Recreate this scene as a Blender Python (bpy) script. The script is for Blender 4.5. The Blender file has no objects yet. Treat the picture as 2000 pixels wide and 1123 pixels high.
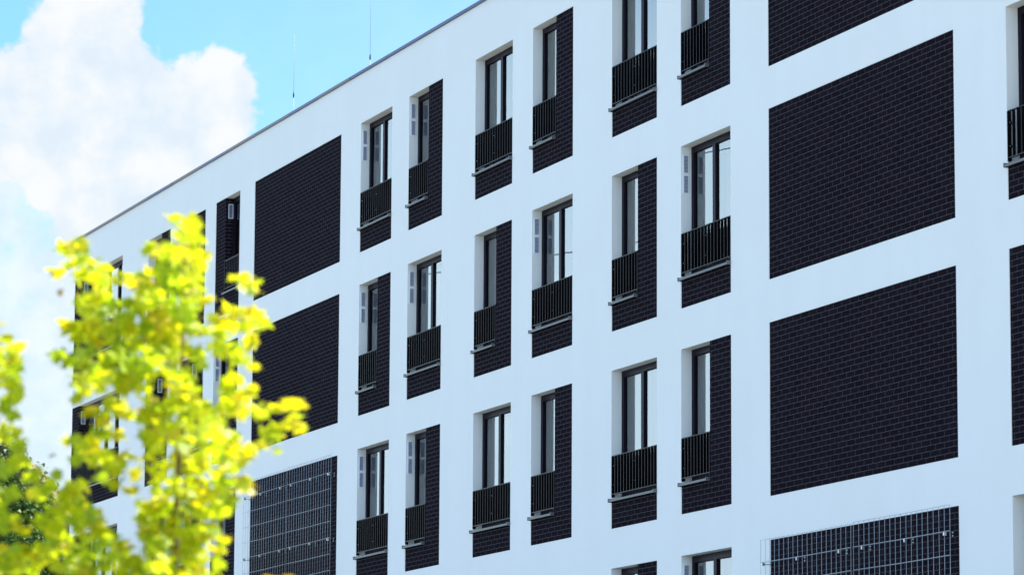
import bpy, bmesh, math, random
from mathutils import Vector, Matrix
random.seed(7)
R = math.radians
S = bpy.context.scene
COL = S.collection

# ---------------------------------------------------------------- camera
CAM = Vector((0, -21.8826, 1.6))
YAW, PITCH, ROLL, FPX = R(21.06157), R(8.651044), R(0.324911), 7381.46
fwd = Vector((-math.cos(YAW) * math.cos(PITCH), math.sin(YAW) * math.cos(PITCH), math.sin(PITCH)))
r0 = Vector((math.sin(YAW), math.cos(YAW), 0))
u0 = r0.cross(fwd)
right = math.cos(ROLL) * r0 + math.sin(ROLL) * u0
up = -math.sin(ROLL) * r0 + math.cos(ROLL) * u0
cd = bpy.data.cameras.new('camera')
cam = bpy.data.objects.new('camera', cd)
COL.objects.link(cam)
cam.matrix_world = Matrix(((right.x, up.x, -fwd.x, CAM.x), (right.y, up.y, -fwd.y, CAM.y),
                           (right.z, up.z, -fwd.z, CAM.z), (0, 0, 0, 1)))
cd.sensor_width = 36
cd.lens = FPX / 2000 * 36
cd.clip_start = 0.1
cd.clip_end = 5000
cd.dof.use_dof = True
cd.dof.focus_distance = 58
cd.dof.aperture_fstop = 132.87 / 33.0
S.camera = cam


def ray(px, py):
    """direction seen at a place in the photograph (used to survey positions)"""
    return (fwd + right * ((px - 1000) / FPX) - up * ((py - 561.5) / FPX))


def at(px, py, d):
    v = ray(px, py)
    return CAM + v * (d / math.hypot(v.x, v.y))


# ---------------------------------------------------------------- world, sun, exposure
EXPO = 1.6
SUN_EL = R(50)
sun_h = Vector((0.30, 0.95, 0)).normalized()
sun_dir = sun_h * math.cos(SUN_EL) + Vector((0, 0, math.sin(SUN_EL)))
S.view_settings.view_transform = 'Standard'
S.view_settings.look = 'None'
S.view_settings.exposure = EXPO
S.view_settings.gamma = 1
ld = bpy.data.lights.new('sun', 'SUN')
ld.energy = 4.3
ld.angle = R(0.5)
ld.color = (1, 0.95, 0.86)
lo = bpy.data.objects.new('sun', ld)
COL.objects.link(lo)
lo.rotation_euler = (-sun_dir).to_track_quat('-Z', 'Y').to_euler()
lo.location = (0, 0, 60)

W = bpy.data.worlds.new('World')
S.world = W
W.use_nodes = True
wn, wl = W.node_tree.nodes, W.node_tree.links
wn.clear()


class NT:
    def __init__(s, tree):
        s.t = tree

    def n(s, typ, **kw):
        x = s.t.nodes.new(typ)
        for k, v in kw.items():
            setattr(x, k, v)
        return x

    def put(s, inp, v):
        if isinstance(v, bpy.types.NodeSocket):
            s.t.links.new(v, inp)
        elif v is not None:
            inp.default_value = v

    def math(s, op, a, b=None, c=None, clamp=False):
        x = s.n('ShaderNodeMath', operation=op, use_clamp=clamp)
        s.put(x.inputs[0], a)
        if b is not None: s.put(x.inputs[1], b)
        if c is not None: s.put(x.inputs[2], c)
        return x.outputs[0]

    def vm(s, op, a, b):
        x = s.n('ShaderNodeVectorMath', operation=op)
        s.put(x.inputs[0], a)
        s.put(x.inputs[1], b)
        return x

    def mix(s, f, a, b, typ='MIX'):
        x = s.n('ShaderNodeMix', data_type='RGBA', blend_type=typ)
        s.put(x.inputs[0], f)
        s.put(x.inputs[6], a)
        s.put(x.inputs[7], b)
        return x.outputs[2]

    def rng(s, v, a, b, c=0.0, d=1.0, kind='SMOOTHSTEP'):
        x = s.n('ShaderNodeMapRange', interpolation_type=kind)
        s.put(x.inputs[0], v)
        for i, q in enumerate((a, b, c, d)): x.inputs[i + 1].default_value = q
        return x.outputs[0]

    def noise(s, vec, scale, detail=5, rough=.55, dist=0):
        x = s.n('ShaderNodeTexNoise')
        s.put(x.inputs['Vector'], vec)
        x.inputs['Scale'].default_value = scale
        x.inputs['Detail'].default_value = detail
        x.inputs['Roughness'].default_value = rough
        x.inputs['Distortion'].default_value = dist
        return x.outputs[0]


T = NT(W.node_tree)
sky = T.n('ShaderNodeTexSky', sky_type='NISHITA')
sky.sun_disc = False
sky.sun_elevation = SUN_EL
sky.sun_rotation = math.atan2(sun_dir.x, sun_dir.y)
sky.air_density = 1.0
sky.dust_density = 0.4
sky.ozone_density = 2.0
SKY = 0.078
geo = T.n('ShaderNodeTexCoord').outputs['Generated']
dirv = T.vm('NORMALIZE', geo, (0, 0, 0)).outputs[0]
fz = T.math('MAXIMUM', T.vm('DOT_PRODUCT', dirv, tuple(fwd)).outputs['Value'], 0.02)
fx = T.math('DIVIDE', T.vm('DOT_PRODUCT', dirv, tuple(right)).outputs['Value'], fz)
fy = T.math('DIVIDE', T.vm('DOT_PRODUCT', dirv, tuple(up)).outputs['Value'], fz)
K = FPX / 100.0      # unit: 100 photo pixels = 0.78 degrees
fx = T.math('MULTIPLY', fx, K)
fy = T.math('MULTIPLY', fy, K)
cmb = T.n('ShaderNodeCombineXYZ')
T.put(cmb.inputs[0], fx)
T.put(cmb.inputs[1], fy)
P = cmb.outputs[0]
nz = T.noise(P, 1.5, 9, .6, .2)
nz2 = T.noise(P, 0.42, 6, .6)
field = None
puffs = [(165, 70, 118), (215, 30, 75), (75, 185, 105), (240, 190, 120), (330, 270, 130), (425, 170, 80), (445, 225, 68), (365, 150, 42),
         (200, 330, 130), (110, 310, 110), (420, 350, 110), (320, 420, 110), (-20, 180, 90), (20, 300, 70), (180, 440, 90), (140, 190, 120), (300, 200, 80), (460, 200, 45)]
for (px, py, r) in puffs:
    dx = T.math('SUBTRACT', fx, (px - 1000) / 100)
    dy = T.math('SUBTRACT', fy, (561.5 - py) / 100)
    d = T.math('SQRT', T.math('ADD', T.math('MULTIPLY', dx, dx), T.math('MULTIPLY', dy, dy)))
    q = T.math('SUBTRACT', r / 100, d)
    field = q if field is None else T.math('SMOOTH_MAX', field, q, 0.12)
field = T.math('ADD', field, T.math('MULTIPLY', T.math('SUBTRACT', nz, 0.5), 1.0))
big = T.rng(field, -0.07, 0.17)
# thinner cloud below and left of the cumulus
low = T.rng(T.math('ADD', nz2, T.math('MULTIPLY', fy, -0.05)), 0.22, 0.50)
low = T.math('MULTIPLY', low, T.rng(fy, 3.2, 1.8))
low = T.math('MULTIPLY', low, T.rng(fx, -3.6, -5.4))
front = T.math('MAXIMUM', big, T.math('MULTIPLY', low, 0.85))
front = T.math('MAXIMUM', front, T.rng(fx, -11.0, -1.0, 0.0, 0.16))
front = T.math('MULTIPLY', front, T.math('GREATER_THAN', T.vm('DOT_PRODUCT', dirv, tuple(fwd)).outputs['Value'], 0.5))
# unseen cloud over the rest of the sky, shaped to light facade and panes
sep = T.n('ShaderNodeSeparateXYZ')
T.put(sep.inputs[0], dirv)
inv = T.math('DIVIDE', 1.0, T.math('ADD', T.math('MAXIMUM', sep.outputs[2], 0.0), 0.12))
pl = T.n('ShaderNodeCombineXYZ')
T.put(pl.inputs[0], T.math('MULTIPLY', sep.outputs[0], inv))
T.put(pl.inputs[1], T.math('MULTIPLY', sep.outputs[1], inv))
gen = T.math('MAXIMUM', T.rng(T.noise(pl.outputs[0], 0.9, 7, .6), 0.47, 0.58), T.math('MULTIPLY', T.rng(sep.outputs[2], 0.38, 0.14), 0.9))
gen = T.math('MULTIPLY', gen, T.rng(T.vm('DOT_PRODUCT', dirv, tuple(fwd)).outputs['Value'], 0.93, 0.80))
tint = T.mix(1.0, sky.outputs[0], (0.66, 0.98, 1.15, 1), 'MULTIPLY')
skyc = T.mix(1.0, tint, (SKY, SKY, SKY, 1), 'MULTIPLY')
cb = 2 ** (-EXPO)
shade = T.rng(T.noise(P, 0.75, 6, .55), 0.36, 0.64)
cl = T.mix(shade, (0.77 * cb, 0.88 * cb, 0.99 * cb, 1), (0.96 * cb, 0.985 * cb, 1.0 * cb, 1))
cg = T.mix(shade, (.6 * cb, .95 * cb, 1.4 * cb, 1), (.95 * cb, 1.3 * cb, 1.7 * cb, 1))
cg = T.mix(T.rng(sep.outputs[2], 0.50, 0.30), cg, (1.0 * cb, 1.52 * cb, 2.15 * cb, 1))
cg = T.mix(T.rng(sep.outputs[2], 0.27, 0.20), cg, (1.9 * cb, 2.4 * cb, 2.8 * cb, 1))  # low bank out of view, brightened for the pane reflections
colr = T.mix(gen, T.mix(front, skyc, cl), cg)
bg = T.n('ShaderNodeBackground')
T.put(bg.inputs[0], colr)
bg.inputs[1].default_value = 1.0
wo = T.n('ShaderNodeOutputWorld')
T.put(wo.inputs[0], bg.outputs[0])

S.cycles.max_bounces = 8
S.cycles.transparent_max_bounces = 8


# ---------------------------------------------------------------- materials
def mat(name, base=(.5, .5, .5), rough=.6, metal=0, spec=.5):
    m = bpy.data.materials.new(name)
    m.use_nodes = True
    t = NT(m.node_tree)
    b = m.node_tree.nodes['Principled BSDF']
    b.inputs['Base Color'].default_value = (*base, 1)
    b.inputs['Roughness'].default_value = rough
    b.inputs['Metallic'].default_value = metal
    b.inputs['Specular IOR Level'].default_value = spec
    return m, t, b


def low_ior(b, v):
    b.inputs['IOR'].default_value = v


def bump(t, b, h, strength, dist):
    x = t.n('ShaderNodeBump')
    t.put(x.inputs['Height'], h)
    x.inputs['Strength'].default_value = strength
    x.inputs['Distance'].default_value = dist
    t.put(b.inputs['Normal'], x.outputs[0])


def obj_co(t):
    return t.n('ShaderNodeTexCoord').outputs['Object']


M_PLASTER, t, b = mat('white_render', (.8, .8, .8), .85, 0, .3)
co = obj_co(t)
mp = t.n('ShaderNodeMapping')
t.put(mp.inputs[0], co)
mp.inputs['Scale'].default_value = (1.2, 1, .25)
c = t.mix(t.rng(t.noise(mp.outputs[0], 1.4, 6, .6), .3, .75), (.775, .80, .82, 1), (.755, .78, .80, 1))
c = t.mix(t.math('MULTIPLY', t.rng(t.noise(co, .35, 4), .45, .7), .5), c, (.75, .765, .775, 1))
t.put(b.inputs['Base Color'], c)
bump(t, b, t.noise(co, 260, 3, .7), .35, .002)

M_BRICK, t, b = mat('dark_clinker', (.015, .013, .02), .85, 0, .04)
uv = t.n('ShaderNodeUVMap')
br = t.n('ShaderNodeTexBrick')
t.put(br.inputs['Vector'], uv.outputs[0])
br.offset = .5
br.inputs['Color1'].default_value = (.0085, .0062, .0108, 1)
br.inputs['Color2'].default_value = (.0125, .0092, .0155, 1)
br.inputs['Mortar'].default_value = (.075, .079, .090, 1)
br.inputs['Scale'].default_value = 1
br.inputs['Mortar Size'].default_value = .0036
br.inputs['Mortar Smooth'].default_value = .1
br.inputs['Brick Width'].default_value = .25
br.inputs['Row Height'].default_value = .075
br.inputs['Bias'].default_value = -.1
t.put(b.inputs['Base Color'], br.outputs['Color'])
t.put(b.inputs['Roughness'], t.rng(br.outputs['Fac'], 0, 1, .75, .95, 'LINEAR'))
h = t.math('ADD', t.math('MULTIPLY', br.outputs['Fac'], -1.0), t.math('MULTIPLY', t.noise(uv.outputs[0], 90, 3), .25))
low_ior(b, 1.2)
bump(t, b, h, .5, .004)

M_FRAME, t, b = mat('anthracite_frame', (.009, .007, .015), .4, 0, .2)
low_ior(b, 1.25)
bump(t, b, t.noise(obj_co(t), 400, 2), .1, .001)
M_RAIL, t, b = mat('black_powder_coat', (.0018, .0015, .003), .3, 0, .14)
bump(t, b, t.noise(obj_co(t), 500, 2), .1, .001)
M_SILL, t, b = mat('grey_aluminium', (.11, .12, .13), .5, .15)
M_BOLT, t, b = mat('bolt_steel', (.5, .5, .5), .35, .9)
M_GALV, t, b = mat('galvanised_wire', (.40, .45, .50), .5, .4)
t.put(b.inputs['Roughness'], t.rng(t.noise(obj_co(t), 30, 3), .3, .7, .35, .6))
M_ROD, t, b = mat('rod_aluminium', (.30, .32, .35), .6)
M_COPE, t, b = mat('sky_tinted_sheet', (.05, .065, .17), .45, .2)  # grey metal with the blue sky reflection put into its colour
M_COPE2, t, b = mat('plain_grey_sheet', (.13, .125, .15), .5, .2)  # same sheet metal without the blue reflection colour
M_ROOF, t, b = mat('roof_felt', (.10, .10, .11), .9)
M_VENT, t, b = mat('white_vent_frame', (.78, .84, .88), .3)
M_LOUV, t, b = mat('vent_louvre', (.33, .36, .50), .5)
wv = t.n('ShaderNodeTexWave', bands_direction='Z')
t.put(wv.inputs[0], obj_co(t))
wv.inputs['Scale'].default_value = 18
t.put(b.inputs['Base Color'], t.mix(wv.outputs[0], (.14, .15, .28, 1), (.30, .32, .47, 1)))
M_CURT, t, b = mat('net_curtain', (.6, .6, .6), .9)
mp = t.n('ShaderNodeMapping')
t.put(mp.inputs[0], obj_co(t))
mp.inputs['Scale'].default_value = (9, 1, .2)
t.put(b.inputs['Base Color'], t.mix(t.noise(mp.outputs[0], 1.0, 3), (.26, .29, .28, 1), (.50, .52, .50, 1)))
M_ROOM, t, b = mat('room_wall', (.35, .34, .32), .9)

M_GLASS = bpy.data.materials.new('window_glass')
M_GLASS.use_nodes = True
t = NT(M_GLASS.node_tree)
t.t.nodes.clear()
fr = t.n('ShaderNodeFresnel')
fr.inputs[0].default_value = 3.0
gl = t.n('ShaderNodeBsdfGlossy')
gl.inputs['Roughness'].default_value = 0.0
gl.inputs[0].default_value = (.93, .98, 1, 1)
bp = t.n('ShaderNodeBump')
bp.inputs['Strength'].default_value = .06
bp.inputs['Distance'].default_value = .01
t.put(bp.inputs['Height'], t.noise(t.n('ShaderNodeTexCoord').outputs['Object'], 1.3, 1))
t.put(gl.inputs['Normal'], bp.outputs[0])
tr = t.n('ShaderNodeBsdfTransparent')
tr.inputs[0].default_value = (.74, .80, .78, 1)
ms = t.n('ShaderNodeMixShader')
t.put(ms.inputs[0], fr.outputs[0])
t.put(ms.inputs[1], tr.outputs[0])
t.put(ms.inputs[2], gl.outputs[0])
t.put(t.n('ShaderNodeOutputMaterial').inputs[0], ms.outputs[0])


def leaf_mat(name, rough=.45, transl=.5, gain=1.0):
    m = bpy.data.materials.new(name)
    m.use_nodes = True
    t = NT(m.node_tree)
    t.t.nodes.clear()
    at_ = t.n('ShaderNodeAttribute', attribute_name='tint')
    cc = t.mix(1.0, at_.outputs['Color'], (gain, gain, gain, 1), 'MULTIPLY')
    d = t.n('ShaderNodeBsdfDiffuse')
    t.put(d.inputs[0], cc)
    tl = t.n('ShaderNodeBsdfTranslucent')
    t.put(tl.inputs[0], cc)
    g = t.n('ShaderNodeBsdfGlossy')
    g.inputs['Roughness'].default_value = rough
    a = t.n('ShaderNodeMixShader')
    a.inputs[0].default_value = transl
    t.put(a.inputs[1], d.outputs[0])
    t.put(a.inputs[2], tl.outputs[0])
    e = t.n('ShaderNodeMixShader')
    e.inputs[0].default_value = .04 if transl > .5 else .012
    t.put(e.inputs[1], a.outputs[0])
    t.put(e.inputs[2], g.outputs[0])
    t.put(t.n('ShaderNodeOutputMaterial').inputs[0], e.outputs[0])
    return m


M_LEAF = leaf_mat('maple_leaf', .5, .66, .84)
M_DLEAF = leaf_mat('dark_leaf', .35, .25)
M_BARK, t, b = mat('young_bark', (.16, .09, .045), .85)
t.put(b.inputs['Base Color'], t.mix(t.noise(obj_co(t), 14, 5), (.10, .055, .03, 1), (.24, .15, .07, 1)))
bump(t, b, t.noise(obj_co(t), 40, 4), .6, .01)

M_GRASS, t, b = mat('lawn', (.06, .1, .03), .9)
t.put(b.inputs['Base Color'], t.mix(t.noise(obj_co(t), .6, 8), (.07, .09, .035, 1), (.14, .13, .07, 1)))
M_PAVE, t, b = mat('pale_paving', (.44, .38, .30), .85)
t.put(b.inputs['Base Color'], t.mix(t.noise(obj_co(t), 1.5, 8), (.30, .26, .20, 1), (.40, .35, .27, 1)))
M_ASPH, t, b = mat('asphalt', (.05, .05, .05), .9)
t.put(b.inputs['Base Color'], t.mix(t.noise(obj_co(t), 8, 8), (.04, .04, .04, 1), (.07, .07, .07, 1)))
M_TILE, t, b = mat('brown_roof_tile', (.16, .11, .06), .85)
t.put(b.inputs['Base Color'], t.mix(t.noise(obj_co(t), 2.5, 6), (.10, .09, .045, 1), (.22, .14, .08, 1)))
M_HOUSE, t, b = mat('house_render', (.10, .085, .06), .9)


# ---------------------------------------------------------------- mesh helpers
class MB:
    def __init__(s):
        s.v, s.f, s.uv, s.mi = [], [], [], []

    def quad(s, p, uv=None, m=0):
        i = len(s.v)
        s.v += [tuple(q) for q in p]
        s.f.append(tuple(range(i, i + len(p))))
        s.uv.append(uv or [(0, 0)] * len(p))
        s.mi.append(m)

    def box(s, x0, x1, y0, y1, z0, z1, m=0):
        a = [(x0, y0, z0), (x1, y0, z0), (x1, y1, z0), (x0, y1, z0), (x0, y0, z1), (x1, y0, z1), (x1, y1, z1), (x0, y1, z1)]
        for q in ((0, 1, 5, 4), (1, 2, 6, 5), (2, 3, 7, 6), (3, 0, 4, 7), (4, 5, 6, 7), (3, 2, 1, 0)):
            s.quad([a[k] for k in q], None, m)

    def tube(s, pts, rad, n=6, m=0):
        """tapered tube through points"""
        rings = []
        for i, p in enumerate(pts):
            p = Vector(p)
            d = (Vector(pts[min(i + 1, len(pts) - 1)]) - Vector(pts[max(i - 1, 0)])).normalized()
            a = d.orthogonal().normalized() if abs(d.z) < .9 else d.cross(Vector((0, 1, 0))).normalized()
            bb = d.cross(a)
            r = rad[i] if isinstance(rad, (list, tuple)) else rad
            k = len(s.v)
            for j in range(n):
                w = 2 * math.pi * j / n
                s.v.append(tuple(p + a * (math.cos(w) * r) + bb * (math.sin(w) * r)))
            rings.append(k)
        for i in range(len(rings) - 1):
            for j in range(n):
                j2 = (j + 1) % n
                s.f.append((rings[i] + j, rings[i] + j2, rings[i + 1] + j2, rings[i + 1] + j))
                s.uv.append([(0, 0)] * 4)
                s.mi.append(m)
        for k, rev in ((rings[0], True), (rings[-1], False)):
            f = [k + j for j in range(n)]
            s.f.append(tuple(reversed(f)) if rev else tuple(f))
            s.uv.append([(0, 0)] * n)
            s.mi.append(m)

    def build(s, name, mats, parent=None, loc=(0, 0, 0), smooth=False, bevel=0):
        me = bpy.data.meshes.new(name)
        L = Vector(loc)
        me.from_pydata([tuple(Vector(v) - L) for v in s.v], [], s.f)
        l = me.uv_layers.new(name='UVMap')
        flat = [c for u in s.uv for q in u for c in q]
        l.data.foreach_set('uv', flat)
        for mm in (mats if isinstance(mats, (list, tuple)) else [mats]): me.materials.append(mm)
        me.polygons.foreach_set('material_index', s.mi)
        if smooth: me.polygons.foreach_set('use_smooth', [True] * len(me.polygons))
        o = bpy.data.objects.new(name, me)
        COL.objects.link(o)
        o.location = L
        if parent:
            o.parent = parent
            # every parent stays unrotated and unscaled: subtract its world place
            q, w = parent, Vector((0, 0, 0))
            while q:
                w += q.location
                q = q.parent
            o.location = L - w
        if bevel:
            bm = bmesh.new()
            bm.from_mesh(me)
            bmesh.ops.remove_doubles(bm, verts=bm.verts, dist=1e-5)
            bmesh.ops.bevel(bm, geom=bm.edges[:], offset=bevel, segments=1, affect='EDGES')
            bm.to_mesh(me)
            bm.free()
        return o


def empty(name, loc, label, cat, group=None):
    o = bpy.data.objects.new(name, None)
    COL.objects.link(o)
    o.location = loc
    o['label'] = label
    o['category'] = cat
    if group: o['group'] = group
    return o


def struct(o):
    o['kind'] = 'structure'
    return o


# ---------------------------------------------------------------- ground
g = MB()
g.quad([(-900, -600, 0), (500, -600, 0), (500, 700, 0), (-900, 700, 0)])
struct(g.build('ground', M_GRASS))
g = MB()
g.quad([(-130, -16.5, .004), (20, -16.5, .004), (20, 0, .004), (-130, 0, .004)])
g.quad([(-130, -30, .004), (20, -30, .004), (20, -20, .004), (-130, -20, .004)])
struct(g.build('bounce_pavement', M_PAVE))  # out of view; widened and warmed to bounce light onto the soffits
g = MB()
g.quad([(-200, -44, .008), (60, -44, .008), (60, -31, .008), (-200, -31, .008)])
struct(g.build('road', M_ASPH))

# ---------------------------------------------------------------- the apartment building
UL, UR = -85.284, -29.0
ZT = [14.992 - 3 * i for i in range(4)]
H = 2.401
ZR = 15.93
bld = empty('apartment_building', (UL, 0, 0), 'white rendered apartment block with dark brick panels and tall windows behind black railings', 'building')

cols = {  # name: (left, right, [row types])
    'K4': (-85.284, -81.066, ['C', 'C', 'C', 'C']),
    'K3': (-78.904, -77.190, ['L', 'R', 'L', 'R']),
    'K2': (-76.262, -74.562, ['L', 'R', 'L', 'R']),
    'K1': (-73.798, -72.118, ['R', 'L', 'L', 'R']),
    'A': (-71.112, -65.711, ['P'] * 4),
    '1': (-64.568, -62.839, ['W', 'L', 'W', 'L']),
    '2': (-61.928, -60.195, ['L', 'W', 'L', 'W']),
    '3': (-58.583, -56.846, ['W', 'L', 'W', 'L']),
    '4': (-55.934, -54.196, ['L', 'W', 'L', 'W']),
    '5': (-52.594, -50.853, ['W', 'L', 'W', 'L']),
    '6': (-49.959, -48.208, ['L', 'W', 'L', 'W']),
    'B': (-46.929, -41.430, ['P'] * 4),
    '7': (-40.058, -38.310, ['L', 'W', 'R', 'W']),
    '8': (-37.400, -35.650, ['W', 'R', 'W', 'L']),
}
VENTS = {('1', 0), ('2', 0), ('1', 1), ('2', 1), ('4', 1), ('6', 1), ('1', 2), ('2', 2), ('6', 3), ('K1', 1), ('1', 3), ('2', 3),
         ('K1', 0), ('K2', 1), ('K4', 0), ('K4', 1), ('K3', 1)}
holes = [(c[0], c[1], ZT[r] - H, ZT[r]) for c in cols.values() for r in range(4)]

wall = MB()
us = sorted({UL, UR} | {h_[0] for h_ in holes} | {h_[1] for h_ in holes})
zs = sorted({0.0, ZR} | {h_[2] for h_ in holes} | {h_[3] for h_ in holes})
for i in range(len(us) - 1):
    for j in range(len(zs) - 1):
        um, zm = (us[i] + us[i + 1]) / 2, (zs[j] + zs[j + 1]) / 2
        if any(a < um < b_ and c_ < zm < d_ for a, b_, c_, d_ in holes): continue
        wall.quad([(us[i], 0, zs[j]), (us[i + 1], 0, zs[j]), (us[i + 1], 0, zs[j + 1]), (us[i], 0, zs[j + 1])])
YB = 13.0
wall.quad([(UR, 0, 0), (UR, YB, 0), (UR, YB, ZR), (UR, 0, ZR)])
wall.quad([(UR, YB, 0), (UL, YB, 0), (UL, YB, ZR), (UR, YB, ZR)])
wall.quad([(UL, YB, 0), (UL, .3, 0), (UL, .3, ZR), (UL, YB, ZR)])
# left end, split round the brick that turns the corner
for j in range(len(zs) - 1):
    zm = (zs[j] + zs[j + 1]) / 2
    if not any(ZT[r] - H < zm < ZT[r] for r in range(4)):
        wall.quad([(UL, .3, zs[j]), (UL, 0, zs[j]), (UL, 0, zs[j + 1]), (UL, .3, zs[j + 1])])
# parapet inner face and top
wall.quad([(UL, .3, 15.5), (UR, .3, 15.5), (UR, .3, ZR), (UL, .3, ZR)])
wall.quad([(UL, 0, ZR), (UR, 0, ZR), (UR, .3, ZR), (UL, .3, ZR)])


def reveal(a, b_, z0, z1, left=True, rightside=True, d0=0.0):
    """white returns of an opening"""
    if left: wall.quad([(a, d0, z0), (a, d0, z1), (a, .26, z1), (a, .26, z0)])
    if rightside: wall.quad([(b_, d0, z0), (b_, .26, z0), (b_, .26, z1), (b_, d0, z1)])
    wall.quad([(a, d0, z1), (b_, d0, z1), (b_, .26, z1), (a, .26, z1)])


def frame_ring(m, a, b_, z0, z1, y0, y1, w):
    m.box(a, a + w, y0, y1, z0, z1)
    m.box(b_ - w, b_, y0, y1, z0, z1)
    m.box(a + w, b_ - w, y0, y1, z1 - w, z1)
    m.box(a + w, b_ - w, y0, y1, z0, z0 + w)


def sash_ring(m, a, b_, z0, z1, y0, y1, w):
    frame_ring(m, a, b_, z0, z1, y0, y1, w)
    e = .008     # glazing bead
    frame_ring(m, a + w, b_ - w, z0 + w, z1 - w, y0 + .022, y1, e)


def window(a, b_, zs_, z1, n, asym=False):
    """window in the opening a..b_, from the sill up to z1, with n sashes"""
    z0 = zs_
    f = MB()
    frame_ring(f, a + .002, b_ - .002, z0, z1 - .002, .165, .235, .042)
    win = f.build('window', M_FRAME, bld, (a, .165, z0))
    wt = (b_ - a - .084)
    x = a + .042
    for k in range(n):
        w = wt * ((.465, .535)[k] if n == 2 else 1 / n)      # the left leaf of a pair is the narrower one
        s_ = MB()
        q = .003
        sash_ring(s_, x + q, x + w - q, z0 + .045, z1 - .047, .160 if k % 2 else .163, .212, .050)
        s_.build('sash', M_FRAME, win, (x, .16, z0))
        g_ = MB()
        g_.quad([(x + .045, .193, z0 + .11), (x + w - .045, .193, z0 + .11), (x + w - .045, .193, z1 - .11), (x + .045, .193, z1 - .11)])
        g_.build('pane', M_GLASS, win, (x + w / 2, .215, z0))
        x += w
    # net curtain hanging inside
    cu = MB()
    nn = int((b_ - a) / .018)
    ph = random.uniform(0, 6)
    fr_ = random.uniform(34, 46)
    prev = None
    kx = 1.0 if random.random() < .7 else .55
    for k in range(nn + 1):
        x = a + .03 + (b_ - a - .06) * kx * k / nn
        y = .34 + .022 * math.sin(fr_ * (x - a) + ph + 1.3 * math.sin(5 * (x - a) + ph))
        if prev: cu.quad([(prev[0], prev[1], z0 + .02), (x, y, z0 + .02), (x, y, z1 - .03), (prev[0], prev[1], z1 - .03)])
        prev = (x, y)
    cu.build('curtain', M_CURT, win, (a, .34, z0), smooth=True)
    # the room behind
    r_ = MB()
    ra, rb, rz0, rz1, ry = a - .1, b_ + .1, z0 - .35, z1 + .18, 2.2
    r_.quad([(ra, ry, rz0), (rb, ry, rz0), (rb, ry, rz1), (ra, ry, rz1)])
    r_.quad([(ra, .27, rz0), (ra, ry, rz0), (ra, ry, rz1), (ra, .27, rz1)])
    r_.quad([(rb, .27, rz0), (rb, ry, rz0), (rb, ry, rz1), (rb, .27, rz1)])
    r_.quad([(ra, .27, rz1), (rb, .27, rz1), (rb, ry, rz1), (ra, ry, rz1)])
    r_.quad([(ra, .27, rz0), (rb, .27, rz0), (rb, ry, rz0), (ra, ry, rz0)])
    r_.build('room', M_ROOM, win, (a, .3, z0))


def sill(a, b_, zt):
    """folded aluminium sill, zt = its top at the opening"""
    m = MB()
    x0, x1 = a + .004, b_ - .004
    # top slopes gently outward; front drip edge; small upstands at the ends
    m.quad([(x0, -.055, zt - .012), (x1, -.055, zt - .012), (x1, .165, zt + .012), (x0, .165, zt + .012)])
    m.box(x0, x1, -.058, -.052, zt - .046, zt - .0125)
    m.quad([(x0, -.052, zt - .046), (x1, -.052, zt - .046), (x1, -.001, zt - .03), (x0, -.001, zt - .03)])
    m.box(x0 - .004, x0 + .012, -.062, -.001, zt - .05, zt + .006)
    m.box(x1 - .012, x1 + .004, -.062, -.001, zt - .05, zt + .006)
    m.box(x0, x1, .0, .16, zt - .03, zt - .013)
    m.build('window_sill', M_SILL, bld, (a, 0, zt))


def railing(a, b_, top):
    """flat-bar railing hung in front of the opening"""
    zt, zb = top - 1.295, top - 1.885
    y0, y1 = .003, .047
    m = MB()
    m.box(a + .004, b_ - .004, y0, y1, zt - .010, zt)
    m.box(a + .004, b_ - .004, y0, y1, zb, zb + .010)
    n = max(3, round((b_ - a) / .117))
    st = (b_ - a - .012) / n
    for k in range(n + 1):
        x = a + .006 + k * st
        e = 0 if 0 < k < n else .006
        m.box(x - .0045, x + .0045, y0 - e, y1 + e, zb + .010 - (.05 if e else 0), zt - .010)
    xs = [a + .012, b_ - .012]
    if n > 10: xs.append(a + .006 + (n // 2) * st)
    for x in xs:
        for z in (zt - .15, zb + .15):
            sx = 1 if x < b_ - .1 else -1
            m.tube([(x, .024, z), (x + sx * .014, .024, z)], .0085, 8)
            m.box(x - .005, x + .01, .054, .075, z - .02, z + .02)
    for x in xs:
        for z in (zt - .15, zb + .15):
            m.tube([(x + .0145, .022, z), (x + .020, .022, z)], .0065, 8, 1)
    m.build('railing', [M_RAIL, M_BOLT], bld, (a, 0, zb))


def vent_white(a, top):
    """two stacked grilles on the left return of an opening"""
    m = MB()
    x = a
    frame = [(.022, .126, top - .705, top - .112)]
    for (y0, y1, z0, z1) in frame:
        m.box(x, x + .004, y0, y1, z0, z1)
    for z0, z1 in ((top - .395, top - .125), (top - .695, top - .425)):
        for (ya, yb, za, zb) in ((.030, .044, z0, z1), (.112, .122, z0, z1), (.044, .112, z1 - .010, z1), (.044, .112, z0, z0 + .010)):
            m.box(x + .0035, x + .011, ya, yb, za, zb)
    v = m.build('air_vent', M_VENT, bld, (a, .07, top - .4))
    for z0, z1 in ((top - .385, top - .135), (top - .685, top - .435)):
        l_ = MB()
        nn = 12
        for k in range(nn):
            z = z0 + (z1 - z0) * (k + .5) / nn
            l_.quad([(x + .0045, .044, z + .009), (x + .0045, .112, z + .009), (x + .0095, .112, z - .009), (x + .0095, .044, z - .009)])
        l_.build('louvre', M_LOUV, v, (a, .07, z0))


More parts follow.
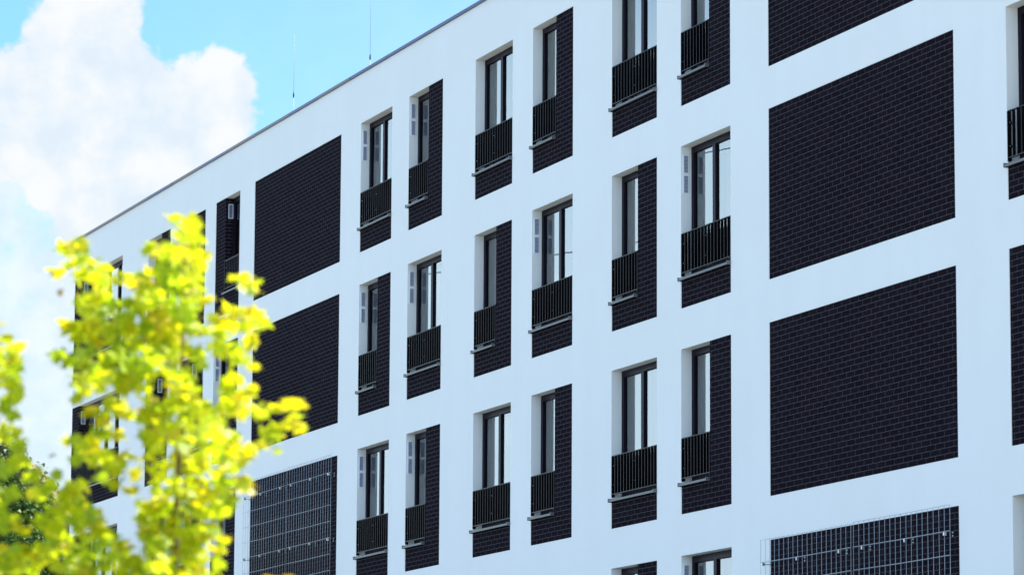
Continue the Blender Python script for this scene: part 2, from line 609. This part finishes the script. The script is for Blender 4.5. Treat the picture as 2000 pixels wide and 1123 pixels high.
def vent_brick(a, top):
    m = MB()
    z0, z1 = top - .42, top - .12
    for (ya, yb, za, zb) in ((.062, .072, z0, z1), (.148, .158, z0, z1), (.072, .148, z1 - .012, z1), (.072, .148, z0, z0 + .012)):
        m.box(a, a + .02, ya, yb, za, zb)
    v = m.build('air_vent', M_VENT, bld, (a, .1, z0))
    l_ = MB()
    for k in range(14):
        z = z0 + .012 + (z1 - z0 - .024) * (k + .5) / 14
        l_.quad([(a + .002, .072, z + .009), (a + .002, .148, z + .009), (a + .012, .148, z - .008), (a + .012, .072, z - .008)])
    l_.build('louvre', M_LOUV, v, (a, .1, z0))


BY = .007      # brick slips sit 7 mm behind the render


def bface(m, x0, x1, z0, z1, ox, oz):
    m.quad([(x0, BY, z0), (x1, BY, z0), (x1, BY, z1), (x0, BY, z1)],
           [(x0 - ox, z0 - oz), (x1 - ox, z0 - oz), (x1 - ox, z1 - oz), (x0 - ox, z1 - oz)])


def bside(m, x, y0, y1, z0, z1, ox, oz):
    m.quad([(x, y0, z0), (x, y1, z0), (x, y1, z1), (x, y0, z1)],
           [(x - ox + y0, z0 - oz), (x - ox + y1, z0 - oz), (x - ox + y1, z1 - oz), (x - ox + y0, z1 - oz)])


for cn, (a, b_, rows) in cols.items():
    for r, ty in enumerate(rows):
        top, bot = ZT[r], ZT[r] - H
        zs_ = top - 1.955
        oz = top - 32 * .075 - .0025
        m = MB()
        ox = a + random.choice((0, .06, .125))
        # returns of the render round the brickwork
        if cn != 'K4': wall.quad([(a, 0, bot), (a, 0, top), (a, BY + .02, top), (a, BY + .02, bot)])
        wall.quad([(b_, 0, bot), (b_, BY + .02, bot), (b_, BY + .02, top), (b_, 0, top)])
        wall.quad([(a, 0, top), (b_, 0, top), (b_, BY + .02, top), (a, BY + .02, top)])
        wall.quad([(a, 0, bot), (a, BY + .02, bot), (b_, BY + .02, bot), (b_, 0, bot)])
        if ty == 'P':
            bface(m, a, b_, bot, top, a, oz)
            m.build('brick_panel', M_BRICK, bld, (a, 0, bot))
            continue
        if ty == 'W':
            oa, ob = a, b_
        elif ty == 'L':
            oa, ob = a, a + 1.0
            bface(m, ob, b_, zs_ - .03, top, ox, oz)
            bside(m, ob, BY, .26, zs_ - .03, top, ox, oz)
        elif ty == 'R':
            oa, ob = b_ - 1.015, b_
            bface(m, a, oa, zs_ - .03, top, ox, oz)
            bside(m, oa, BY, .26, zs_ - .03, top, ox, oz)
        else:
            oa, ob = a + .60, b_
            bface(m, a, oa, zs_ - .03, top, ox, oz)
            bside(m, oa, BY, .26, zs_ - .03, top, ox, oz)
            bside(m, a, BY, .3, bot, top, ox, oz)
        bface(m, a, b_, bot, zs_ - .03, ox, oz)
        m.build('brick_panel', M_BRICK, bld, (a, 0, bot))
        reveal(oa, ob, zs_ - .03, top, left=ty in 'WL', rightside=ty in 'WRC', d0=BY + .02)
        window(oa, ob, zs_ + .013, top, {'W': 2, 'L': 1, 'R': 1, 'C': 4}[ty])
        sill(oa, ob, zs_)
        railing(oa, ob, top)
        if (cn, r) in VENTS:
            if ty in 'WL': vent_white(oa, top)
            else: vent_brick(oa, top)

wall.build('wall', M_PLASTER, bld, (UL, 0, 0))

# roof deck and parapet coping
m = MB()
m.quad([(UL, .3, 15.5), (UR, .3, 15.5), (UR, YB, 15.5), (UL, YB, 15.5)])
m.build('roof', M_ROOF, bld, (UL, .3, 15.5))
m = MB()
seams = [UL - .03, -83.2, -81.2, -79.1, -77.0, -74.95, -72.94, -70.9, -68.87, -67.03, -65.15, -63.1, -61.1, -59.0]
x = -57.0
while x < UR:
    seams.append(x)
    x += 2.02
seams.append(UR + .03)
tone = [1, 1, 1, 0, 1, 0, 1, 1, 0, 1, 0, 0, 0, 0, 0, 0, 0, 0, 0, 0, 0, 0, 0, 0, 0, 0, 0, 0, 0, 0]
for i in range(len(seams) - 1):
    x0, x1 = seams[i], seams[i + 1] - .004
    k = tone[i]
    dy = random.uniform(-.002, .002)
    m.box(x0, x1, -.038 + dy, -.033 + dy, 15.918, 15.963 + random.uniform(-.002, .002), k)
    m.quad([(x0, -.038 + dy, 15.9655), (x1, -.038 + dy, 15.9655), (x1, .33, 15.945), (x0, .33, 15.945)], None, k)
    m.quad([(x0, -.033, 15.919), (x1, -.033, 15.919), (x1, 0, 15.915), (x0, 0, 15.915)], None, k)
    m.box(x1 - .02, x1 + .02, -.0395, -.038 + dy, 15.919, 15.963, k)
m.build('coping', [M_COPE, M_COPE2], bld, (UL, 0, 15.9))


# ---------------------------------------------------------------- wire trellises
def trellis(a, b_, top, label):
    t_ = empty('wire_trellis', (a, -.11, top - 2.4), label, 'wire trellis', 'galvanised wire trellises on the brick panels')
    mid = (a + b_) / 2
    mats = [(a - .075, mid + .44 - .04 - .44, .012), (mid + .04, b_ - .03, -.0)]
    for i, (x0, x1, dz) in enumerate(mats):
        m = MB()
        n = round((x1 - x0) / .15)
        st = (x1 - x0) / n
        y = -.11
        ztop, zbot = top - .002 + (.014 if i else 0), top - 2.45
        for k in range(n + 1):
            lean = random.uniform(-.006, .006)
            xx = x0 + k * st
            m.tube([(xx, y, zbot), (xx + lean, y + random.uniform(-.003, .003), (ztop + zbot) / 2), (xx + lean * .3, y, ztop)], .0031, 5)
        zz = ztop - .004
        hs = [zz]
        q = top - .312
        while q > zbot:
            hs.append(q)
            q -= .300
        for q in hs:
            m.tube([(x0 - .004, y - .0085, q), ((x0 + x1) / 2, y - .0085, q - .006), (x1 + .004, y - .0085, q)], .0045 if q != zz else .0032, 5)
        m.build('mesh_mat', M_GALV, t_, (x0, y, zbot), smooth=True)
        for q in (top - .312, top - 1.512):
            for fx_ in ((.03, .42, .88) if i == 0 else (.1, .55, .95)):
                xx = x0 + (x1 - x0) * fx_
                c_ = MB()
                c_.box(xx - .013, xx + .013, y - .022, y - .016, q - .05, q - .008)
                c_.box(xx + .008, xx + .013, y - .016, y + .012, q - .05, q - .008)
                c_.tube([(xx, y, q - .03), (xx, BY - .004, q - .03)], .005, 6, 1)
                c_.box(xx - .018, xx + .018, BY - .005, BY - .001, q - .06, q + .01, 1)
                for zz2 in (q - .05, q - .008): c_.tube([(xx, BY - .015, zz2), (xx, BY - .005, zz2)], .009, 6)
                c_.build('standoff_clamp', [M_BOLT, M_RAIL], t_, (xx, y, q))


trellis(-71.112, -65.711, ZT[2], 'galvanised wire trellis on the lower left brick panel beside the yellow maple')
trellis(-46.929, -41.430, ZT[3], 'galvanised wire trellis on the lowest brick panel at bottom right of photo')


# ---------------------------------------------------------------- lightning rods on the roof
def rod(x, y, htop, joint, label):
    t_ = empty('lightning_rod', (x, y, 15.5), label, 'lightning rod', 'lightning rods on the roof')
    m = MB()
    m.tube([(x, y, 15.58), (x, y, joint)], .007, 8)
    m.build('lower_tube', M_ROD, t_, (x, y, 15.58), smooth=True)
    m = MB()
    m.tube([(x, y, joint - .05), (x + .004, y, (joint + htop) / 2), (x + .012, y, htop)], [.0045, .004, .003], 8)
    m.build('rod', M_ROD, t_, (x, y, joint), smooth=True)
    m = MB()
    m.tube([(x, y, joint - .07), (x, y, joint + .03)], .012, 8)
    m.box(x - .03, x + .015, y - .008, y + .008, joint - .035, joint - .01)
    m.build('clamp', M_FRAME, t_, (x, y, joint))
    m = MB()
    m.tube([(x, y, 15.502), (x, y, 15.58)], [.17, .15], 16)
    m.build('concrete_foot', M_PAVE, t_, (x, y, 15.5))


rod(-70.40, .55, 17.89, 16.68, 'thin lightning rod standing left of the other, its tip in view')
rod(-65.72, .55, 18.5, 16.52, 'thin lightning rod cut off by the top edge of the photo')

# ---------------------------------------------------------------- overhead line across the street (it shows in the panes)
M_CABLE, t, b = mat('cable_black', (.02, .02, .02), .6)
M_WOOD, t, b = mat('pole_wood', (.12, .08, .05), .9)
wd = Vector((-.938, .347, 0))
c0 = Vector((-76, -12, 0))
ends = [c0 + wd * 39, c0 - wd * 55]
for k, (z, off) in enumerate(((15.9, 0), (17.6, .3))):
    m = MB()
    pts = []
    for i in range(21):
        s_ = i / 20
        p = ends[0].lerp(ends[1], s_)
        pts.append((p.x, p.y + off, z + .9 * ((2 * s_ - 1) ** 2) - .3))
    m.tube(pts, .014, 5)
    o = m.build('overhead_cable', M_CABLE, None, pts[0])
    o['label'] = ('lower' if k == 0 else 'upper') + ' black overhead cable mirrored in the window panes'
    o['category'] = 'cable'
    o['group'] = 'overhead cables'
for k, e in enumerate(ends):
    t_ = empty('utility_pole', (e.x, e.y, 0), ('wooden utility pole at the far end of the overhead cables', 'wooden utility pole behind the camera carrying the cables')[k], 'pole')
    m = MB()
    m.tube([(e.x, e.y, 0), (e.x, e.y, 18.6)], [.17, .11], 10)
    m.build('pole', M_WOOD, t_, (e.x, e.y, 0), smooth=True)
    m = MB()
    m.box(e.x - .05, e.x + .05, e.y - .5, e.y + .8, 18.1, 18.2)
    m.build('crossarm', M_WOOD, t_, (e.x, e.y, 18.1))

# ---------------------------------------------------------------- trees
MAPLE = [(0, 0), (.10, .05), (.34, -.06), (.28, .10), (.50, .30), (.30, .34), (.24, .46), (.14, .50), (0, .86)]
MAPLE = MAPLE + [(-x_, y_) for x_, y_ in MAPLE[-2:0:-1]]


def leaves(name, items, mt, parent, loc, shape=MAPLE, fold=.18):
    """items: (position, normal, spin, size, colour)"""
    V, F, Cc = [], [], []
    L = Vector(loc)
    for (p, nrm, spin, size, colr_) in items:
        a = nrm.orthogonal().normalized()
        b2 = nrm.cross(a)
        c_, s_ = math.cos(spin), math.sin(spin)
        ax, ay = a * c_ + b2 * s_, b2 * c_ - a * s_
        k = len(V)
        curl = random.uniform(.5, 1.6) * fold
        for (x_, y_) in shape:
            w = -(abs(x_) ** 1.5) * curl * 1.4 - ((y_ - .3) ** 2) * curl
            V.append(tuple(p - L + (ax * x_ + ay * (y_ - .3) + nrm * w) * size))
        n = len(shape)
        # two halves sharing the midrib
        h_ = n // 2
        F.append(tuple(k + i for i in range(0, h_ + 1)))
        F.append(tuple([k] + [k + i for i in range(h_, n)]))
        Cc += [colr_] * (h_ + 1) + [colr_] * (n - h_ + 1)
    me = bpy.data.meshes.new(name)
    me.from_pydata(V, [], F)
    ca = me.color_attributes.new('tint', 'FLOAT_COLOR', 'CORNER')
    flat = []
    for q in Cc: flat += [q[0], q[1], q[2], 1.0]
    ca.data.foreach_set('color', flat)
    me.materials.append(mt)
    o = bpy.data.objects.new(name, me)
    COL.objects.link(o)
    if parent:
        o.parent = parent
        o.location = L - parent.location
    return o


def lerp3(a, b_, k): return tuple(a[i] + (b_[i] - a[i]) * k for i in range(3))


HUE = {'Y': ((.78, .63, .01), (.72, .72, .01)), 'L': ((.80, .85, .012), (.60, .72, .010)), 'G': ((.56, .68, .012), (.34, .50, .010)),
       'B': ((.40, .24, .06), (.45, .35, .05)), 'O': ((.92, .50, .02), (.90, .62, .02))}
TD = 15.0

blobs1 = '''128 480 16 12 Y;155 481 16 13 Y;108 530 9 4 Y;117 570 2 2 B;127 584 2 2 B;141 515 9 10 Y;168 512 22 10 L;168 538 24 16 L;198 530 20 16 L
225 545 8 8 Y;250 540 16 10 Y;270 552 20 12 Y;290 562 14 12 Y;200 572 14 20 Y;165 585 18 12 L;190 603 36 18 L;230 605 38 20 G;270 592 28 20 L
300 582 24 22 L;310 487 22 14 Y;345 492 28 13 Y;335 530 28 32 G;300 530 12 6 L;128 636 13 7 Y;150 642 22 13 L;182 650 42 28 L;250 650 52 32 L
310 640 38 38 Y;115 697 14 8 G;140 703 18 16 G;190 700 46 30 L;260 700 50 32 G;310 700 30 32 L;350 427 28 7 Y;372 443 22 8 L;365 460 22 13 L
385 470 14 10 L;375 487 20 10 Y;385 502 20 12 Y;370 522 28 18 L;372 545 24 18 L;345 552 28 24 G;373 570 24 12 L;388 585 20 9 Y;350 600 22 24 G
366 622 24 26 G;340 640 28 28 L;405 585 10 5 Y;456 540 6 6 Y;475 543 8 6 Y;485 560 16 12 L;504 548 5 5 Y;508 568 5 5 Y;450 602 14 6 Y;470 606 18 10 Y
440 625 18 14 Y;490 615 20 14 Y;510 630 14 8 L;470 640 20 7 L;415 620 9 7 Y;430 650 12 7 L;490 665 9 14 Y;385 642 20 5 L;398 650 10 5 Y
345 680 24 32 L;380 687 24 10 L;430 680 22 12 L;462 685 14 8 L;470 702 14 9 L;392 708 10 6 G;495 715 8 7 Y;345 742 32 28 L;372 768 16 18 L
355 790 36 22 L;400 800 40 22 L;440 760 9 13 L;455 740 20 9 L;490 762 11 11 Y;470 772 16 12 Y;450 790 14 20 L;474 800 9 12 Y;410 830 26 22 L
350 840 32 28 L;452 852 13 9 L;400 865 46 18 L;450 880 28 16 Y;482 880 20 12 Y;508 800 14 11 L;540 795 20 8 Y;576 790 13 11 Y;573 814 11 8 Y
584 832 9 9 Y;552 833 18 9 Y;520 840 12 6 L;530 852 16 9 L;505 865 20 10 Y;541 880 5 3 L;360 900 42 22 L;420 910 46 22 L;468 900 16 10 L
350 950 28 22 L;382 962 32 22 Y;430 950 42 20 L;478 945 14 16 Y;440 978 26 15 G;400 990 30 20 L;428 1000 14 8 L;345 1000 28 20 L;404 1030 14 9 Y
360 1032 36 16 L;335 1015 12 8 Y;385 1052 24 18 L;400 1042 10 10 Y;434 1050 9 11 Y;424 1070 10 8 Y;424 1095 7 12 L;378 1085 26 18 L;345 1062 22 28 L
350 1117 16 6 Y;385 1112 16 8 L;335 1088 12 12 L;136 860 8 4 L;152 860 20 7 L;167 876 16 16 L;190 856 11 17 L;190 740 32 22 L;230 745 32 22 L
270 745 28 28 L;155 742 10 12 L;166 765 8 6 L;150 777 7 6 L;180 800 12 7 Y;205 815 9 10 Y;200 842 11 16 L;225 790 17 13 L;242 802 20 12 Y
235 850 11 9 Y;195 890 30 17 L;220 910 20 14 L;252 890 20 6 Y;265 925 6 10 Y;226 947 7 8 Y;255 955 14 6 Y;270 977 6 6 L;200 927 6 8 G
150 897 12 5 G;290 800 20 28 L;302 850 22 28 L;306 900 22 32 L;312 950 18 28 L;296 990 20 16 L;286 1012 18 10 L;130 957 14 9 Y;150 950 20 16 L
140 982 30 22 L;165 1002 28 20 L;190 1022 9 9 Y;175 1032 30 18 L;210 1048 16 14 L;180 1080 55 28 G;240 1062 15 9 Y;150 1105 44 14 L;230 1095 34 20 L
270 1100 34 16 L;302 1060 26 30 L;312 1100 26 16 L;290 1040 16 12 Y'''
blobs2 = '''3 630 4 3 Y;14 657 12 8 Y;34 677 9 10 Y;12 692 20 18 L;24 712 16 18 L;10 735 20 22 L;28 728 10 16 L;24 762 15 18 L;8 792 9 12 G;28 778 8 8 L
27 812 5 7 G;12 837 14 10 L;26 846 8 8 L;40 872 14 14 L;38 902 20 12 L;10 915 9 9 G;66 930 16 14 L;22 965 12 14 G;74 962 16 12 L;110 926 9 8 G
102 888 3 3 B;92 952 14 8 L;28 1012 16 7 Y;42 1032 18 8 Y;100 1012 26 24 L;110 1058 34 26 L;50 1072 10 10 Y;80 1087 28 16 L;20 1087 26 20 L
40 1112 44 10 L;6 1066 8 4 Y;5 1010 10 30 G;10 850 14 10 L;118 985 14 14 L;-30 700 26 60 L;-40 830 34 80 L;-30 980 34 80 L'''


def maple(blobs, stem_px, name, label, seed, dist, top_px):
    random.seed(seed)
    base = at(stem_px, 1000, dist)
    base.z = 0
    t_ = empty(name, base, label, 'tree', 'young maples in front of the building')
    B = []
    for e in blobs.replace('\n', ';').split(';'):
        q = e.split()
        B.append((float(q[0]), float(q[1]), float(q[2]), float(q[3]), q[4]))
    # the same foliage goes on below the edge of the photo down to the clear stem
    for k in range(26):
        B.append((stem_px + random.uniform(-190, 150), random.uniform(1135, 1420), 50, 26, random.choice('LLG')))
    items = []
    br_ = MB()
    scale = dist / FPX
    topz = at(top_px[0], top_px[1], dist)
    # stem with a slight wander
    pts, rad = [], []
    n = 14
    for i in range(n + 1):
        s_ = i / n
        p = Vector((base.x, base.y, 0)).lerp(topz, s_)
        p.x += .05 * math.sin(5 * s_ + 1) * (1 - s_)
        p.y += .04 * math.sin(7 * s_) * (1 - s_)
        pts.append(p)
        rad.append(.030 * (1 - s_) ** 1.3 + .003)
    br_.tube(pts, rad, 10)
    for (cx, cy, rx, ry, hu) in B:
        depth = random.gauss(0, .3)
        spread = .20 + .9 * scale * max(rx, ry)
        ctr = at(cx, cy, dist + depth)
        area = math.pi * (rx + 10) * (ry + 10)
        cnt = max(1, int(round(area / 118)))
        if rx < 7 and ry < 7: cnt = 1
        for k in range(cnt):
            w, q = random.uniform(0, 2 * math.pi), math.sqrt(random.random())
            if cnt == 1: q = 0
            p = at(cx + rx * q * math.cos(w), cy + ry * q * math.sin(w), dist + depth + random.uniform(-spread, spread))
            el = random.random()
            nrm = Vector((random.gauss(0, .55), random.gauss(0, .55), random.uniform(.35, 1.1))).normalized()
            if hu in 'YO' and ry < 12: nrm = Vector((random.gauss(0, .3), random.gauss(0, .3), .9)).normalized()
            sz = random.uniform(.042, .088) * (1.05 if hu == 'Y' else 1) * (.6 if hu == 'B' else 1)
            cc_ = lerp3(HUE[hu][0], HUE[hu][1], random.random())
            if hu == 'L' and random.random() < .22: cc_ = lerp3(HUE['Y'][0], HUE['Y'][1], random.random())
            if hu in 'LY' and random.random() < .22: cc_ = lerp3(HUE['G'][0], HUE['G'][1], random.random())
            f_ = random.uniform(.85, 1.1)
            items.append((p, nrm, random.uniform(0, 6.28), sz, tuple(min(1, v * f_) for v in cc_)))
        # branch from the stem up to this spray
        hz = ctr.z
        reach = (Vector((ctr.x, ctr.y, 0)) - Vector((base.x, base.y, 0))).length
        az = max(1.6, hz - .12 - reach * 1.15)
        s_ = min(.97, az / topz.z)
        st_ = Vector((base.x, base.y, 0)).lerp(topz, s_)
        mid_ = st_.lerp(ctr, .5) + Vector((0, 0, -.06 * reach))
        if random.random() < .3 and abs(cx - stem_px) < 80:
            br_.tube([st_, mid_, ctr], [.004, .0028, .0014], 5)
    br_.build('trunk', M_BARK, t_, tuple(base), smooth=True)
    leaves('crown', items, M_LEAF, t_, base)
    return t_


maple(blobs1, 345, 'maple_tree', 'young yellow green maple in soft focus before the left end of the building', 11, TD, (362, 440))
maple(blobs2, -40, 'maple_tree', 'blurred lime green maple cut off by the left edge of the photo', 12, TD + .3, (-30, 640))
# one orange shoot tip rising at the bottom edge
random.seed(5)
b0 = at(545, 1128, 13.6)
t_ = empty('maple_sapling', (b0.x, b0.y, 0), 'orange tipped leaf spray at the bottom edge under the left trellis', 'sapling')
m = MB()
m.tube([(b0.x, b0.y, 0), (b0.x + .03, b0.y + .02, b0.z * .5), (b0.x, b0.y, b0.z)], [.014, .01, .004], 6)
its = []
for k in range(60):
    lvl = random.random()
    zz = b0.z - .02 - lvl * 1.1 if k > 7 else b0.z
    w = random.uniform(0, 6.28)
    rr = random.uniform(0, .06 + .22 * min(1, (b0.z - zz) * 1.5)) if k > 7 else (k - 3.5) * .012
    if k > 7: p = Vector((b0.x + rr * math.cos(w), b0.y + rr * math.sin(w), zz - .03))
    else: p = b0 + right * rr + Vector((0, 0, random.uniform(-.004, .008)))
    its.append((p, Vector((random.gauss(0, .2), random.gauss(0, .2), 1)).normalized(), random.uniform(0, 6.28), random.uniform(.05, .085),
                lerp3(HUE['O'][0], HUE['Y'][0], random.random())))
    if k > 7: m.tube([(b0.x, b0.y, zz - .12), tuple(p)], [.003, .0015], 4)
m.build('stem', M_BARK, t_, (b0.x, b0.y, 0), smooth=True)
leaves('leaves', its, M_LEAF, t_, Vector((b0.x, b0.y, 0)))


# sharp dark trees and a steep roof beyond the end of the building
def dark_tree(cx, cy, rpx, dist, label, seed, n=5200):
    random.seed(seed)
    c_ = at(cx, cy, dist)
    base = Vector((c_.x, c_.y, 0))
    t_ = empty('broadleaf_tree', base, label, 'tree', 'dark trees beyond the building')
    rad = rpx / FPX * dist
    lobes = []
    for k in range(48):
        v = Vector((random.gauss(0, 1), random.gauss(0, 1), random.gauss(0, 1))).normalized()
        lobes.append((c_ + Vector((v.x * rad * .72, v.y * rad * .72, v.z * rad * .95 - .2 * rad)), rad * random.uniform(.22, .36)))
    its = []
    for k in range(n):
        lc, lr = random.choice(lobes)
        v = Vector((random.gauss(0, 1), random.gauss(0, 1), random.gauss(0, 1))).normalized()
        p = lc + v * lr * random.uniform(.75, 1.08)
        nrm = (v + Vector((random.gauss(0, .5), random.gauss(0, .5), random.gauss(.3, .5)))).normalized()
        its.append((p, nrm, random.uniform(0, 6.28), random.uniform(.10, .19),
                    lerp3((.018, .045, .010), (.07, .13, .022), random.random())))
    leaves('crown', its, M_DLEAF, t_, base)
    m = MB()
    m.tube([base, base + Vector((.1, 0, c_.z * .5)), c_], [.32, .24, .08], 10)
    for lc, lr in lobes[:16]:
        s_ = base.lerp(c_, random.uniform(.5, .9))
        m.tube([s_, s_.lerp(lc, .5) + Vector((0, 0, -.2)), lc], [.09, .06, .02], 6)
    m.build('trunk', M_BARK, t_, tuple(base), smooth=True)


dark_tree(-45, 1010, 165, 112, 'dark green broadleaf tree in sharp focus behind the blurred maples at left', 21, 16000)
dark_tree(60, 1130, 100, 108, 'low dark bushy tree between the sharp tall tree and the corner of the building', 22, 5000)

hc = at(25, 870, 135)
hs = empty('gabled_house', (hc.x, hc.y, 0), 'distant house with steep brown roof beside the corner of the building', 'house')
ex = Vector((right.x, right.y, 0)).normalized()
ey = Vector((-ex.y, ex.x, 0))


def hp(a, d, z): return Vector((hc.x, hc.y, 0)) + ex * a + ey * d + Vector((0, 0, z))


rz = hc.z
m = MB()
for d in (0, 9):
    m.quad([hp(-3.6, d, 0), hp(3.6, d, 0), hp(3.6, d, rz - 4.6), hp(0, d, rz - .25), hp(-3.6, d, rz - 4.6)])
for a in (-3.6, 3.6): m.quad([hp(a, 0, 0), hp(a, 9, 0), hp(a, 9, rz - 4.6), hp(a, 0, rz - 4.6)])
m.build('wall', M_HOUSE, hs, tuple(hs.location))
m = MB()
for s_ in (-1, 1):
    m.quad([hp(0, -.4, rz), hp(s_ * 4.0, -.4, rz - 4.8), hp(s_ * 4.0, 9.4, rz - 4.8), hp(0, 9.4, rz)])
    m.quad([hp(0, -.4, rz), hp(s_ * 4.0, -.4, rz - 4.8), hp(s_ * 4.0, -.4, rz - 5.05), hp(0, -.4, rz - .25)])
    m.quad([hp(0, -.4, rz - .25), hp(s_ * 4.0, -.4, rz - 5.05), hp(s_ * 4.0, 9.4, rz - 5.05), hp(0, 9.4, rz - .25)])
m.build('roof', M_TILE, hs, tuple(hs.location))
m = MB()
wq = [hp(-.6, -.03, rz - 5.2), hp(.6, -.03, rz - 5.2), hp(.6, -.03, rz - 3.6), hp(-.6, -.03, rz - 3.6)]
m.quad(wq)
wf = m.build('window', M_GLASS, hs, tuple(hs.location))
